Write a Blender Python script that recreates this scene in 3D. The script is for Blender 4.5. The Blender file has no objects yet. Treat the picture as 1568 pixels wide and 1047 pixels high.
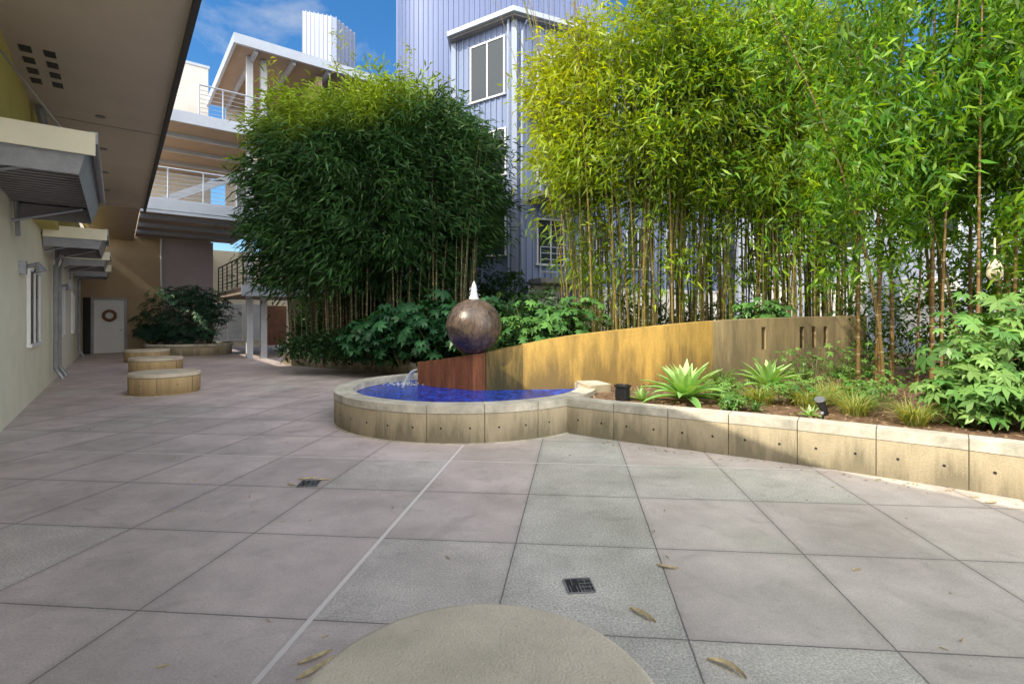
import bpy, math, random
import numpy as np
from mathutils import Vector, Matrix
random.seed(7); rng=np.random.default_rng(7)
scene=bpy.context.scene
PHI=math.radians(37.6); SN,CS=math.sin(PHI),math.cos(PHI)
def W(s,t): return (-SN*s+CS*t, CS*s+SN*t)

# ---------------------------------------------------------------- materials
def newmat(name):
    m=bpy.data.materials.new(name); m.use_nodes=True
    nt=m.node_tree; return m,nt,nt.nodes,nt.links,nt.nodes['Principled BSDF']
def mat(name,col,rough=.7,var=.15,scale=3.0,bump=.15,bscale=60,metal=0,stain=0.0,streak=False,spec=.4,stc=None,zst=None):
    m,nt,N,L,P=newmat(name)
    geo=N.new('ShaderNodeNewGeometry')
    src=geo.outputs['Position']
    if streak:
        mp=N.new('ShaderNodeMapping'); mp.inputs['Scale'].default_value=(1.3,1.3,.2)
        L.new(src,mp.inputs['Vector']); s2=mp.outputs['Vector']
    else: s2=src
    n1=N.new('ShaderNodeTexNoise'); n1.inputs['Scale'].default_value=scale; n1.inputs['Detail'].default_value=6; n1.inputs['Roughness'].default_value=.65
    L.new(s2,n1.inputs['Vector'])
    r=N.new('ShaderNodeMapRange'); r.inputs[1].default_value=.3; r.inputs[2].default_value=.7; r.inputs[3].default_value=1-var; r.inputs[4].default_value=1+var
    L.new(n1.outputs['Fac'],r.inputs[0])
    n2=N.new('ShaderNodeTexNoise'); n2.inputs['Scale'].default_value=bscale; n2.inputs['Detail'].default_value=3
    L.new(src,n2.inputs['Vector'])
    r2=N.new('ShaderNodeMapRange'); r2.inputs[1].default_value=.3; r2.inputs[2].default_value=.7; r2.inputs[3].default_value=1-var*.4; r2.inputs[4].default_value=1+var*.4
    L.new(n2.outputs['Fac'],r2.inputs[0])
    mu=N.new('ShaderNodeMath'); mu.operation='MULTIPLY'; L.new(r.outputs[0],mu.inputs[0]); L.new(r2.outputs[0],mu.inputs[1])
    vm=N.new('ShaderNodeVectorMath'); vm.operation='SCALE'; vm.inputs[0].default_value=col[:3]
    L.new(mu.outputs[0],vm.inputs['Scale'])
    out=vm.outputs[0]
    if stain>0:
        n3=N.new('ShaderNodeTexNoise'); n3.inputs['Scale'].default_value=2.2; n3.inputs['Detail'].default_value=9; n3.inputs['Roughness'].default_value=.72; L.new(s2,n3.inputs['Vector'])
        sfac=n3.outputs['Fac']
        if zst:   # more weathering near the foot
            sp=N.new('ShaderNodeSeparateXYZ'); L.new(src,sp.inputs[0])
            zr=N.new('ShaderNodeMapRange'); zr.inputs[1].default_value=zst[0]; zr.inputs[2].default_value=zst[1]; zr.inputs[3].default_value=.2; zr.inputs[4].default_value=0; L.new(sp.outputs[2],zr.inputs[0])
            ad=N.new('ShaderNodeMath'); ad.operation='ADD'; L.new(sfac,ad.inputs[0]); L.new(zr.outputs[0],ad.inputs[1]); sfac=ad.outputs[0]
        r3=N.new('ShaderNodeMapRange'); r3.inputs[1].default_value=.46; r3.inputs[2].default_value=.68; r3.inputs[3].default_value=0; r3.inputs[4].default_value=stain
        L.new(sfac,r3.inputs[0])
        mx=N.new('ShaderNodeMix'); mx.data_type='RGBA'; L.new(r3.outputs[0],mx.inputs[0]); L.new(out,mx.inputs[6])
        stc=stc or (col[0]*.35,col[1]*.38,col[2]*.36)
        mx.inputs[7].default_value=(*stc,1); out=mx.outputs[2]
    L.new(out,P.inputs['Base Color'])
    P.inputs['Roughness'].default_value=rough; P.inputs['Metallic'].default_value=metal
    P.inputs['Specular IOR Level'].default_value=spec
    if bump>0:
        b=N.new('ShaderNodeBump'); b.inputs['Strength'].default_value=bump; b.inputs['Distance'].default_value=.01
        L.new(n2.outputs['Fac'],b.inputs['Height']); L.new(b.outputs[0],P.inputs['Normal'])
    return m
def leafmat(name,trans=.45,rough=.45,gl=.07):
    m,nt,N,L,P=newmat(name); N.remove(P)
    at=N.new('ShaderNodeAttribute'); at.attribute_name='Col'
    df=N.new('ShaderNodeBsdfDiffuse'); L.new(at.outputs['Color'],df.inputs['Color'])
    tr=N.new('ShaderNodeBsdfTranslucent')
    g=N.new('ShaderNodeMix'); g.data_type='RGBA'; g.blend_type='MULTIPLY'; g.inputs[0].default_value=1
    L.new(at.outputs['Color'],g.inputs[6]); g.inputs[7].default_value=(2.2,1.9,.5,1); L.new(g.outputs[2],tr.inputs['Color'])
    ms=N.new('ShaderNodeMixShader'); ms.inputs[0].default_value=trans
    L.new(df.outputs[0],ms.inputs[1]); L.new(tr.outputs[0],ms.inputs[2])
    gs=N.new('ShaderNodeBsdfGlossy'); gs.inputs['Roughness'].default_value=rough; gs.inputs['Color'].default_value=(.85,1,.7,1)
    m2=N.new('ShaderNodeMixShader'); m2.inputs[0].default_value=gl; L.new(ms.outputs[0],m2.inputs[1]); L.new(gs.outputs[0],m2.inputs[2])
    L.new(m2.outputs[0],N['Material Output'].inputs['Surface'])
    return m
M={}
M['leaf']=leafmat('leaf_surface',.45,.42,.025); M['leaf_dark']=leafmat('dark_leaf_surface',.25,.42,.015); M['leaf_thick']=leafmat('thick_leaf_surface',.18,.38,.03)
M['dryleaf']=mat('dry_leaf',(.55,.45,.27),.8,.3,20,.1)
M['conc']=mat('planter_concrete',(.54,.45,.30),.85,.25,2.2,.6,90,stain=.85,streak=True,stc=(.16,.14,.09),zst=(0,.32))
M['joint']=mat('joint_recess',(.16,.13,.09),.9,.2)
M['cap']=mat('planter_cap_concrete',(.60,.55,.45),.9,.24,5,.7,120,stain=.6)
M['drum']=mat('seat_concrete',(.66,.575,.45),.85,.12,4,.4,110,stain=.25)
M['drumside']=mat('seat_side_concrete',(.58,.42,.22),.85,.2,3,.4,90,stain=.5,streak=True)
M['dark']=mat('dark_recess',(.03,.03,.03),.9,.1)
M['ochre']=mat('ochre_concrete',(.56,.35,.085),.75,.28,1.6,.4,50,stain=.85,streak=True,stc=(.17,.115,.04),zst=(.4,1.1))
M['ochre2']=mat('weathered_ochre_concrete',(.44,.33,.17),.8,.25,1.6,.4,50,stain=.85,streak=True,stc=(.18,.14,.08),zst=(.4,1.3))
M['ochredark']=mat('dark_ochre_concrete',(.30,.19,.05),.35,.4,2.5,.4,50,stain=.9,streak=True,stc=(.05,.05,.02),zst=(.4,1.1))  # darker, smoother ochre with greenish stain, for the wall end by the ball
M['rust']=mat('rusted_steel',(.28,.10,.04),.5,.5,5,.4,70,stain=.7,streak=True)
M['soil']=mat('mulch_soil',(.17,.10,.06),.95,.5,14,1.0,60)
M['cream']=mat('cream_stucco',(.84,.80,.64),.9,.05,2,.3,150)
M['creamlit']=mat('offwhite_stucco',(.62,.60,.56),.9,.06,2,.3,150)
M['olive']=mat('olive_stucco',(.52,.45,.14),.9,.08,2,.3,150)
M['tan']=mat('tan_stucco',(.46,.35,.22),.9,.08,1.2,.3,120)
M['mauve']=mat('mauve_stucco',(.46,.40,.41),.9,.08,1.2,.3,120)
M['soffit']=mat('soffit_plaster',(.56,.48,.39),.9,.06,1.0,.15,80,stain=.06)
M['soffit2']=mat('brown_soffit',(.34,.27,.22),.9,.08,1.5,.1)
M['steel']=mat('painted_steel',(.40,.44,.52),.45,.08,2,.05,metal=.2)
M['galv']=mat('galvanised_steel',(.34,.35,.38),.4,.15,4,.05,metal=.6)
M['darkmetal']=mat('dark_fascia_metal',(.05,.05,.055),.5,.1,metal=.3)
M['canopy']=mat('canopy_metal',(.24,.23,.23),.45,.15,4,.05,metal=.4)
M['blue']=mat('blue_metal_siding',(.12,.155,.285),.5,.10,1.0,.04,40,metal=.1,streak=True)
M['blueb']=mat('light_blue_metal_siding',(.175,.22,.35),.5,.10,1.0,.04,40,metal=.1,streak=True)
M['blue2']=mat('pale_metal_siding',(.24,.28,.38),.5,.07,1.0,.04,40,metal=.2,streak=True)
M['bldg']=mat('grey_blue_siding',(.34,.38,.47),.7,.07,1.0,.1)
M['white']=mat('white_paint',(.78,.78,.78),.5,.03)
M['frame']=mat('window_frame_paint',(.52,.54,.58),.5,.05)
M['beige']=mat('beige_wall',(.82,.72,.52),.8,.06)
M['brown']=mat('brown_door',(.22,.10,.05),.5,.2)
M['stem']=mat('green_brown_stem',(.14,.13,.06),.7,.3)
M['black']=mat('black_metal',(.02,.02,.022),.4,.1,metal=.3)
def glass():
    m,nt,N,L,P=newmat('window_glass'); P.inputs['Base Color'].default_value=(.03,.04,.05,1); P.inputs['Roughness'].default_value=.05
    P.inputs['Specular IOR Level'].default_value=.5
    n=N.new('ShaderNodeTexNoise'); n.inputs['Scale'].default_value=1.2; b=N.new('ShaderNodeBump'); b.inputs['Strength'].default_value=.03; L.new(n.outputs[0],b.inputs['Height']); L.new(b.outputs[0],P.inputs['Normal'])
    return m
M['glass']=glass()
M['palepane']=mat('pale_window_pane',(.66,.66,.62),.15,.15,1.5,.0,spec=.8)  # even whitish pane colour, opaque and smooth
def watermat():
    m,nt,N,L,P=newmat('blue_pool_water')
    geo=N.new('ShaderNodeNewGeometry')
    n=N.new('ShaderNodeTexNoise'); n.inputs['Scale'].default_value=9; n.inputs['Detail'].default_value=4; n.inputs['Distortion'].default_value=1.2
    L.new(geo.outputs['Position'],n.inputs['Vector'])
    cr=N.new('ShaderNodeValToRGB'); cr.color_ramp.elements[0].position=.38; cr.color_ramp.elements[0].color=(.001,.012,.20,1)
    cr.color_ramp.elements[1].position=.70; cr.color_ramp.elements[1].color=(.01,.13,.85,1)
    L.new(n.outputs[0],cr.inputs[0]); L.new(cr.outputs[0],P.inputs['Base Color'])
    P.inputs['Roughness'].default_value=.10; P.inputs['Specular IOR Level'].default_value=.15
    n2=N.new('ShaderNodeTexNoise'); n2.inputs['Scale'].default_value=22; n2.inputs['Detail'].default_value=3; n2.inputs['Distortion'].default_value=.8; L.new(geo.outputs['Position'],n2.inputs['Vector'])
    b=N.new('ShaderNodeBump'); b.inputs['Strength'].default_value=.6; b.inputs['Distance'].default_value=.02
    L.new(n2.outputs[0],b.inputs['Height']); L.new(b.outputs[0],P.inputs['Normal']); return m
M['water']=watermat()
def foammat():
    m,nt,N,L,P=newmat('falling_water'); P.inputs['Base Color'].default_value=(.85,.9,.95,1); P.inputs['Roughness'].default_value=.2
    P.inputs['Transmission Weight'].default_value=.3; return m
M['foam']=foammat()
def ballmat():
    m,nt,N,L,P=newmat('wet_brown_granite')
    geo=N.new('ShaderNodeNewGeometry'); 
    mp=N.new('ShaderNodeMapping'); mp.inputs['Scale'].default_value=(1,1,.45); L.new(geo.outputs['Position'],mp.inputs[0])
    n=N.new('ShaderNodeTexNoise'); n.inputs['Scale'].default_value=9; n.inputs['Detail'].default_value=10; n.inputs['Roughness'].default_value=.78; L.new(mp.outputs[0],n.inputs['Vector'])
    wv=N.new('ShaderNodeTexNoise'); wv.inputs['Scale'].default_value=55; wv.inputs['Detail'].default_value=5; L.new(geo.outputs['Position'],wv.inputs['Vector'])
    cr=N.new('ShaderNodeValToRGB'); cr.color_ramp.elements[0].position=.38; cr.color_ramp.elements[0].color=(.035,.028,.027,1)
    cr.color_ramp.elements[1].position=.66; cr.color_ramp.elements[1].color=(.18,.12,.08,1)
    L.new(n.outputs[0],cr.inputs[0]); L.new(cr.outputs[0],P.inputs['Base Color']); P.inputs['Roughness'].default_value=.27
    b=N.new('ShaderNodeBump'); b.inputs['Strength'].default_value=.5; b.inputs['Distance'].default_value=.008
    L.new(wv.outputs['Fac'],b.inputs['Height']); L.new(b.outputs[0],P.inputs['Normal']); return m
M['ball']=ballmat()
def culmmat():
    m,nt,N,L,P=newmat('bamboo_culm')
    at=N.new('ShaderNodeAttribute'); at.attribute_name='Col'; geo=N.new('ShaderNodeNewGeometry')
    sp=N.new('ShaderNodeSeparateXYZ'); L.new(geo.outputs['Position'],sp.inputs[0])
    k=N.new('ShaderNodeMath'); k.operation='MULTIPLY_ADD'; k.inputs[1].default_value=3.6; L.new(sp.outputs[2],k.inputs[0])
    k2=N.new('ShaderNodeMath'); k2.operation='MULTIPLY'; k2.inputs[1].default_value=31; L.new(at.outputs['Fac'],k2.inputs[0]); L.new(k2.outputs[0],k.inputs[2])
    f=N.new('ShaderNodeMath'); f.operation='FRACT'; L.new(k.outputs[0],f.inputs[0])
    g=N.new('ShaderNodeMath'); g.operation='GREATER_THAN'; g.inputs[1].default_value=.93; L.new(f.outputs[0],g.inputs[0])
    mx=N.new('ShaderNodeMix'); mx.data_type='RGBA'; L.new(g.outputs[0],mx.inputs[0]); L.new(at.outputs['Color'],mx.inputs[6]); mx.inputs[7].default_value=(.36,.32,.18,1)
    L.new(mx.outputs[2],P.inputs['Base Color']); P.inputs['Roughness'].default_value=.45; P.inputs['Specular IOR Level'].default_value=.3; return m
M['culm']=culmmat()
def pavemat():
    m,nt,N,L,P=newmat('concrete_paving')
    def math_(op,a,b=None,c=None):
        n=N.new('ShaderNodeMath'); n.operation=op
        for i,x in enumerate((a,b,c)):
            if x is None: continue
            if isinstance(x,(int,float)): n.inputs[i].default_value=x
            else: L.new(x,n.inputs[i])
        return n.outputs[0]
    geo=N.new('ShaderNodeNewGeometry'); sp=N.new('ShaderNodeSeparateXYZ'); L.new(geo.outputs['Position'],sp.inputs[0])
    X,Y=sp.outputs[0],sp.outputs[1]
    U=math_('DIVIDE',math_('ADD',math_('SUBTRACT',X,math_('MULTIPLY',Y,.122)),1.317),.925)
    V=math_('DIVIDE',math_('SUBTRACT',math_('ADD',Y,math_('MULTIPLY',X,.088)),2.464),.96)
    wob=N.new('ShaderNodeTexNoise'); wob.inputs['Scale'].default_value=25; wob.inputs['Detail'].default_value=2; L.new(geo.outputs['Position'],wob.inputs['Vector'])
    wv=math_('MULTIPLY',math_('SUBTRACT',wob.outputs[0],.5),.008)
    U2=math_('ADD',U,wv); V2=math_('ADD',V,wv)
    def dist(u): return math_('ABSOLUTE',math_('SUBTRACT',math_('FRACT',math_('ADD',u,.5)),.5))
    dj=math_('MINIMUM',dist(U2),dist(V2))
    joint=math_('LESS_THAN',dj,.0045)
    wl=math_('LESS_THAN',math_('ABSOLUTE',U2),.015)
    wl2=math_('LESS_THAN',math_('ABSOLUTE',math_('SUBTRACT',V2,3.0)),.009)
    wl3=math_('LESS_THAN',math_('ABSOLUTE',math_('SUBTRACT',V2,7.0)),.012)
    wl=math_('MAXIMUM',wl,math_('MAXIMUM',wl2,wl3))
    fu=math_('FLOOR',U); fv=math_('FLOOR',V)
    cb=N.new('ShaderNodeCombineXYZ'); L.new(fu,cb.inputs[0]); L.new(fv,cb.inputs[1])
    wn=N.new('ShaderNodeTexWhiteNoise'); wn.noise_dimensions='2D'; L.new(cb.outputs[0],wn.inputs['Vector'])
    col1=math_('MULTIPLY',math_('GREATER_THAN',fu,.5),math_('LESS_THAN',fu,1.5))
    rnd=math_('GREATER_THAN',wn.outputs['Value'],.86)
    agg=math_('MAXIMUM',math_('MULTIPLY',col1,.8),math_('MULTIPLY',rnd,.55))
    base=N.new('ShaderNodeMix'); base.data_type='RGBA'; L.new(agg,base.inputs[0])
    base.inputs[6].default_value=(.60,.505,.485,1); base.inputs[7].default_value=(.52,.49,.455,1)
    n1=N.new('ShaderNodeTexNoise'); n1.inputs['Scale'].default_value=1.0; n1.inputs['Detail'].default_value=10; n1.inputs['Roughness'].default_value=.72; L.new(geo.outputs['Position'],n1.inputs['Vector'])
    st=N.new('ShaderNodeMapRange'); st.inputs[1].default_value=.35; st.inputs[2].default_value=.65; st.inputs[3].default_value=.74; st.inputs[4].default_value=1.15; L.new(n1.outputs[0],st.inputs[0])
    tv=math_('MULTIPLY_ADD',wn.outputs['Value'],.12,.94)
    n2=N.new('ShaderNodeTexNoise'); n2.inputs['Scale'].default_value=80; n2.inputs['Detail'].default_value=4; n2.inputs['Roughness'].default_value=.8; L.new(geo.outputs['Position'],n2.inputs['Vector'])
    amp=math_('MULTIPLY_ADD',agg,2.4,1.0)
    sp2=math_('MULTIPLY_ADD',math_('SUBTRACT',n2.outputs[0],.5),amp,1.0)
    jd=N.new('ShaderNodeMapRange'); jd.inputs[1].default_value=0; jd.inputs[2].default_value=.05; jd.inputs[3].default_value=.87; jd.inputs[4].default_value=1.0; L.new(dj,jd.inputs[0])
    # water run-off blotches
    n5=N.new('ShaderNodeTexNoise'); n5.inputs['Scale'].default_value=2.6; n5.inputs['Detail'].default_value=6; n5.inputs['Distortion'].default_value=1.5; L.new(geo.outputs['Position'],n5.inputs['Vector'])
    r5=N.new('ShaderNodeMapRange'); r5.inputs[1].default_value=.56; r5.inputs[2].default_value=.64; r5.inputs[3].default_value=1; r5.inputs[4].default_value=.90; L.new(n5.outputs[0],r5.inputs[0])
    tot=math_('MULTIPLY',math_('MULTIPLY',math_('MULTIPLY',math_('MULTIPLY',st.outputs[0],tv),sp2),jd.outputs[0]),r5.outputs[0])
    vm=N.new('ShaderNodeVectorMath'); vm.operation='SCALE'; L.new(base.outputs[2],vm.inputs[0]); L.new(tot,vm.inputs['Scale'])
    n3=N.new('ShaderNodeTexNoise'); n3.inputs['Scale'].default_value=.55; n3.inputs['Detail'].default_value=5; mp=N.new('ShaderNodeMapping'); mp.inputs['Location'].default_value=(3,8,0); L.new(geo.outputs['Position'],mp.inputs[0]); L.new(mp.outputs[0],n3.inputs['Vector'])
    r3=N.new('ShaderNodeMapRange'); r3.inputs[1].default_value=.42; r3.inputs[2].default_value=.66; r3.inputs[4].default_value=.8; L.new(n3.outputs[0],r3.inputs[0])
    xr=N.new('ShaderNodeMapRange'); xr.inputs[1].default_value=-1.2; xr.inputs[2].default_value=1.5; L.new(X,xr.inputs[0])
    gf=math_('MAXIMUM',math_('MULTIPLY',xr.outputs[0],.5),math_('MULTIPLY',r3.outputs[0],xr.outputs[0]))
    mg=N.new('ShaderNodeMix'); mg.data_type='RGBA'; mg.blend_type='MULTIPLY'; L.new(gf,mg.inputs[0]); L.new(vm.outputs[0],mg.inputs[6]); mg.inputs[7].default_value=(.87,.97,.83,1)
    v=N.new('ShaderNodeTexVoronoi'); v.inputs['Scale'].default_value=9; L.new(geo.outputs['Position'],v.inputs['Vector'])
    pit=math_('MULTIPLY',math_('LESS_THAN',v.outputs['Distance'],.05),.5)
    mpit=N.new('ShaderNodeMix'); mpit.data_type='RGBA'; L.new(pit,mpit.inputs[0]); L.new(mg.outputs[2],mpit.inputs[6]); mpit.inputs[7].default_value=(.2,.16,.12,1)
    mj=N.new('ShaderNodeMix'); mj.data_type='RGBA'; L.new(joint,mj.inputs[0]); L.new(mpit.outputs[2],mj.inputs[6]); mj.inputs[7].default_value=(.17,.15,.14,1)
    mw=N.new('ShaderNodeMix'); mw.data_type='RGBA'; L.new(wl,mw.inputs[0]); L.new(mj.outputs[2],mw.inputs[6]); mw.inputs[7].default_value=(.78,.72,.69,1)
    L.new(mw.outputs[2],P.inputs['Base Color'])
    rr=N.new('ShaderNodeMapRange'); rr.inputs[1].default_value=.3; rr.inputs[2].default_value=.7; rr.inputs[3].default_value=.38; rr.inputs[4].default_value=.75; L.new(n1.outputs[0],rr.inputs[0]); L.new(rr.outputs[0],P.inputs['Roughness'])
    h=math_('SUBTRACT',math_('MULTIPLY',n2.outputs[0],.3),joint)
    b=N.new('ShaderNodeBump'); b.inputs['Strength'].default_value=.4; b.inputs['Distance'].default_value=.006; L.new(h,b.inputs['Height']); L.new(b.outputs[0],P.inputs['Normal'])
    return m
M['pave']=pavemat()

# ---------------------------------------------------------------- geometry helpers
def empty(name):
    e=bpy.data.objects.new(name,None); scene.collection.objects.link(e); return e
class B:
    def __init__(s): s.v=[]; s.f=[]; s.m=[]; s.mats=[]
    def mi(s,k):
        if k not in s.mats: s.mats.append(k)
        return s.mats.index(k)
    def poly(s,pts,k):
        n=len(s.v); s.v+= [tuple(p) for p in pts]; s.f.append(tuple(range(n,n+len(pts)))); s.m.append(s.mi(k))
    def prism(s,poly,z0,z1,k,ktop=None):
        A=sum(poly[i][0]*poly[(i+1)%len(poly)][1]-poly[(i+1)%len(poly)][0]*poly[i][1] for i in range(len(poly)))
        if A<0: poly=poly[::-1]
        n=len(poly); o=len(s.v)
        z0s=z0 if isinstance(z0,(list,tuple)) else [z0]*n; z1s=z1 if isinstance(z1,(list,tuple)) else [z1]*n
        if A<0:
            z0s=list(z0s)[::-1]; z1s=list(z1s)[::-1]
        s.v+=[(p[0],p[1],z) for p,z in zip(poly,z0s)]+[(p[0],p[1],z) for p,z in zip(poly,z1s)]
        s.f.append(tuple(range(o+n-1,o-1,-1))); s.m.append(s.mi(k))
        s.f.append(tuple(range(o+n,o+2*n))); s.m.append(s.mi(ktop or k))
        for i in range(n):
            j=(i+1)%n; s.f.append((o+i,o+j,o+n+j,o+n+i)); s.m.append(s.mi(k))
    def st(s,s0,s1,t0,t1,z0,z1,k,ktop=None):
        s.prism([W(s0,t0),W(s1,t0),W(s1,t1),W(s0,t1)],z0,z1,k,ktop)
    def box(s,x0,x1,y0,y1,z0,z1,k): s.prism([(x0,y0),(x1,y0),(x1,y1),(x0,y1)],z0,z1,k)
    def wall(s,p,q,th,z0,z1,k):
        d=Vector((q[0]-p[0],q[1]-p[1])); d.normalize(); n=Vector((-d.y,d.x))*th
        s.prism([p,q,(q[0]+n.x,q[1]+n.y),(p[0]+n.x,p[1]+n.y)],z0,z1,k)
    def tube(s,pts,r,k,n=8,cap=True):
        pts=[Vector(p) for p in pts]; o=len(s.v); rs=r if isinstance(r,(list,tuple)) else [r]*len(pts)
        for i,p in enumerate(pts):
            d=(pts[min(i+1,len(pts)-1)]-pts[max(i-1,0)]).normalized()
            a=d.cross(Vector((0,0,1))) 
            if a.length<.05: a=d.cross(Vector((1,0,0)))
            a.normalize(); b=d.cross(a)
            for j in range(n):
                th=2*math.pi*j/n; s.v.append(tuple(p+(a*math.cos(th)+b*math.sin(th))*rs[i]))
        m=s.mi(k)
        for i in range(len(pts)-1):
            for j in range(n):
                j2=(j+1)%n; s.f.append((o+i*n+j,o+i*n+j2,o+(i+1)*n+j2,o+(i+1)*n+j)); s.m.append(m)
        if cap:
            s.f.append(tuple(o+j for j in range(n))); s.m.append(m)
            e=o+(len(pts)-1)*n; s.f.append(tuple(e+n-1-j for j in range(n))); s.m.append(m)
    def lathe(s,c,prof,k,n=48):
        o=len(s.v); m=s.mi(k)
        for r,z in prof:
            for j in range(n):
                th=2*math.pi*j/n; s.v.append((c[0]+r*math.cos(th),c[1]+r*math.sin(th),z))
        for i in range(len(prof)-1):
            for j in range(n):
                j2=(j+1)%n; s.f.append((o+i*n+j,o+i*n+j2,o+(i+1)*n+j2,o+(i+1)*n+j)); s.m.append(m)
    def build(s,name,parent=None,smooth=False,bevel=0):
        me=bpy.data.meshes.new(name); me.from_pydata(s.v,[],s.f); 
        for k in s.mats: me.materials.append(M[k])
        me.polygons.foreach_set('material_index',s.m)
        if smooth: me.polygons.foreach_set('use_smooth',[True]*len(s.f))
        me.update(); ob=bpy.data.objects.new(name,me); scene.collection.objects.link(ob)
        if parent: ob.parent=parent
        if bevel:
            bv=ob.modifiers.new('bevel','BEVEL'); bv.width=bevel; bv.segments=2; bv.limit_method='ANGLE'
        return ob
def colmesh(name,V,F,C,k,parent=None,smooth=False):
    me=bpy.data.meshes.new(name); V=np.asarray(V,dtype=np.float32); F=np.asarray(F,dtype=np.int32)
    me.vertices.add(len(V)); me.vertices.foreach_set('co',V.ravel())
    n=F.shape[1]; me.loops.add(F.size); me.loops.foreach_set('vertex_index',F.ravel())
    me.polygons.add(len(F)); me.polygons.foreach_set('loop_start',np.arange(0,F.size,n,dtype=np.int32)); me.polygons.foreach_set('loop_total',np.full(len(F),n,dtype=np.int32))
    me.update(calc_edges=True)
    at=me.color_attributes.new('Col','FLOAT_COLOR','POINT'); C4=np.ones((len(V),4),dtype=np.float32); C4[:,:3]=C; at.data.foreach_set('color',C4.ravel())
    if smooth: me.polygons.foreach_set('use_smooth',[True]*len(F))
    me.materials.append(M[k]); me.validate(); ob=bpy.data.objects.new(name,me); scene.collection.objects.link(ob)
    if parent: ob.parent=parent
    return ob
def nrm(a): return a/np.maximum(np.linalg.norm(a,axis=-1,keepdims=True),1e-6)
def leaves(name,P,D,Lg,Wd,C,k='leaf',parent=None,flat=None,bend=.18):
    N=len(P); D=nrm(D); R=rng.normal(size=(N,3)); 
    if flat is not None: R=R*flat+np.array([0,0,1.])
    S=nrm(np.cross(D,R)); U=nrm(np.cross(S,D)); U*=np.sign(U[:,2:3]+1e-9)
    Lg=np.broadcast_to(np.asarray(Lg,dtype=float).reshape(-1,1),(N,1)); Wd=np.broadcast_to(np.asarray(Wd,dtype=float).reshape(-1,1),(N,1))
    V=np.empty((N,4,3)); V[:,0]=P; mid=P+D*Lg*.4+U*Lg*.06
    V[:,1]=mid+S*Wd*.5; V[:,2]=P+D*Lg-U*Lg*bend; V[:,3]=mid-S*Wd*.5
    F=np.arange(N*4).reshape(N,4); 
    return colmesh(name,V.reshape(-1,3),F,np.repeat(C,4,axis=0),k,parent)
def sprays(cent,out,n,spread,droop):
    N=len(cent); P=np.repeat(cent,n,axis=0)+rng.normal(size=(N*n,3))*spread
    D=np.repeat(out,n,axis=0)+rng.normal(size=(N*n,3))*.65; D[:,2]-=droop
    return P,D
def vnoise(P,sc,seed=0):
    r=np.random.default_rng(seed); v=np.zeros(len(P))
    for i in range(6):
        k=r.normal(size=3)*sc*(1+.35*i); v+=np.sin(P@k+r.uniform(0,6.28))/(1+.25*i)
    return v/2.5
def greens(N,base,alt,amt,bright):
    f=rng.random((N,1))**1.5*amt; c=np.array(base)*(1-f)+np.array(alt)*f
    return c*(1+bright*(rng.random((N,1))-.5)*2)

# ---------------------------------------------------------------- ground
g=B(); g.poly([(-300,-300,0),(300,-300,0),(300,300,0),(-300,300,0)],'pave'); g.build('ground_paving')

# ---------------------------------------------------------------- curbs
def smoothpath(pts,n=10):
    out=[]; P=[Vector(p) for p in pts]; P=[2*P[0]-P[1]]+P+[2*P[-1]-P[-2]]
    for i in range(1,len(P)-2):
        for j in range(n):
            t=j/n; a,b,c,d=P[i-1],P[i],P[i+1],P[i+2]
            out.append(.5*((2*b)+(-a+c)*t+(2*a-5*b+4*c-d)*t*t+(-a+3*b-3*c+d)*t**3))
    out.append(P[-2]); return out
def resample(path,step):
    out=[path[0].copy()]; acc=0
    for i in range(len(path)-1):
        a,b=path[i],path[i+1]; l=(b-a).length; pos=0
        while acc+(l-pos)>=step:
            pos+=step-acc; acc=0; out.append(a.lerp(b,pos/l))
        acc+=l-pos
    return out
def curb(name,path,panel,side,h=.45,th=.24,holes=True,parent=None,kb='conc'):
    sub=8; pts=resample(path,panel/sub); b=B()
    def off(i,d):
        a=pts[max(i-1,0)]; c=pts[min(i+1,len(pts)-1)]; t=(c-a).normalized(); nn=Vector((-t.y,t.x))*side
        return pts[i]+nn*d
    i=0
    while i<len(pts)-1:
        j=min(i+sub,len(pts)-1); g_=.004
        idx=list(range(i,j+1))
        def strip(d0,d1,z0,z1,k):
            o=[off(q,d0) for q in idx]; inn=[off(q,d1) for q in idx]
            def shrink(a):
                a=[x.copy() for x in a]; a[0]+= (a[1]-a[0]).normalized()*g_; a[-1]+=(a[-2]-a[-1]).normalized()*g_; return a
            if len(idx)>1:
                o=shrink(o); inn=shrink(inn)
                b.prism([tuple(x) for x in o]+[tuple(x) for x in inn[::-1]],z0,z1,k)
        strip(0,.10,0.0,h-.103,kb); strip(-.004,th,h-.098,h,'cap')
        o=[off(q,.010) for q in idx]; inn=[off(q,th-.02) for q in idx]
        b.prism([tuple(x) for x in o]+[tuple(x) for x in inn[::-1]],0.0,h-.010,'joint')
        if holes and j-i==sub:
            for q in (i+2,i+6):
                for zz in (.19,):
                    p=off(q,-.003); n_=(off(q,0)-off(q,.1)).normalized()
                    b.tube([(p.x-n_.x*.004,p.y-n_.y*.004,zz),(p.x,p.y,zz)],.011,'dark',8)
        i=j
    ob=b.build(name,parent,bevel=.006); return pts
C0=Vector((-.7,8.1)); R0=2.0
pool=empty('fountain_pool')
circ=[C0+Vector((math.cos(a),math.sin(a)))*R0 for a in np.linspace(0,2*math.pi,181)]
curb('pool_ring_wall',circ,.70,1,h=.46,th=.27,parent=pool)
b=B(); n=72
b.prism([(C0.x+math.cos(2*math.pi*i/n)*(R0-.2),C0.y+math.sin(2*math.pi*i/n)*(R0-.2)) for i in range(n)],.30,.36,'water'); b.build('pool_water',pool)
b=B(); b.lathe(C0,[(R0+.02,.0),(R0+.02,.012),(R0-.05,.012)],'cap',96); b.build('pool_base_strip',pool)
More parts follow.
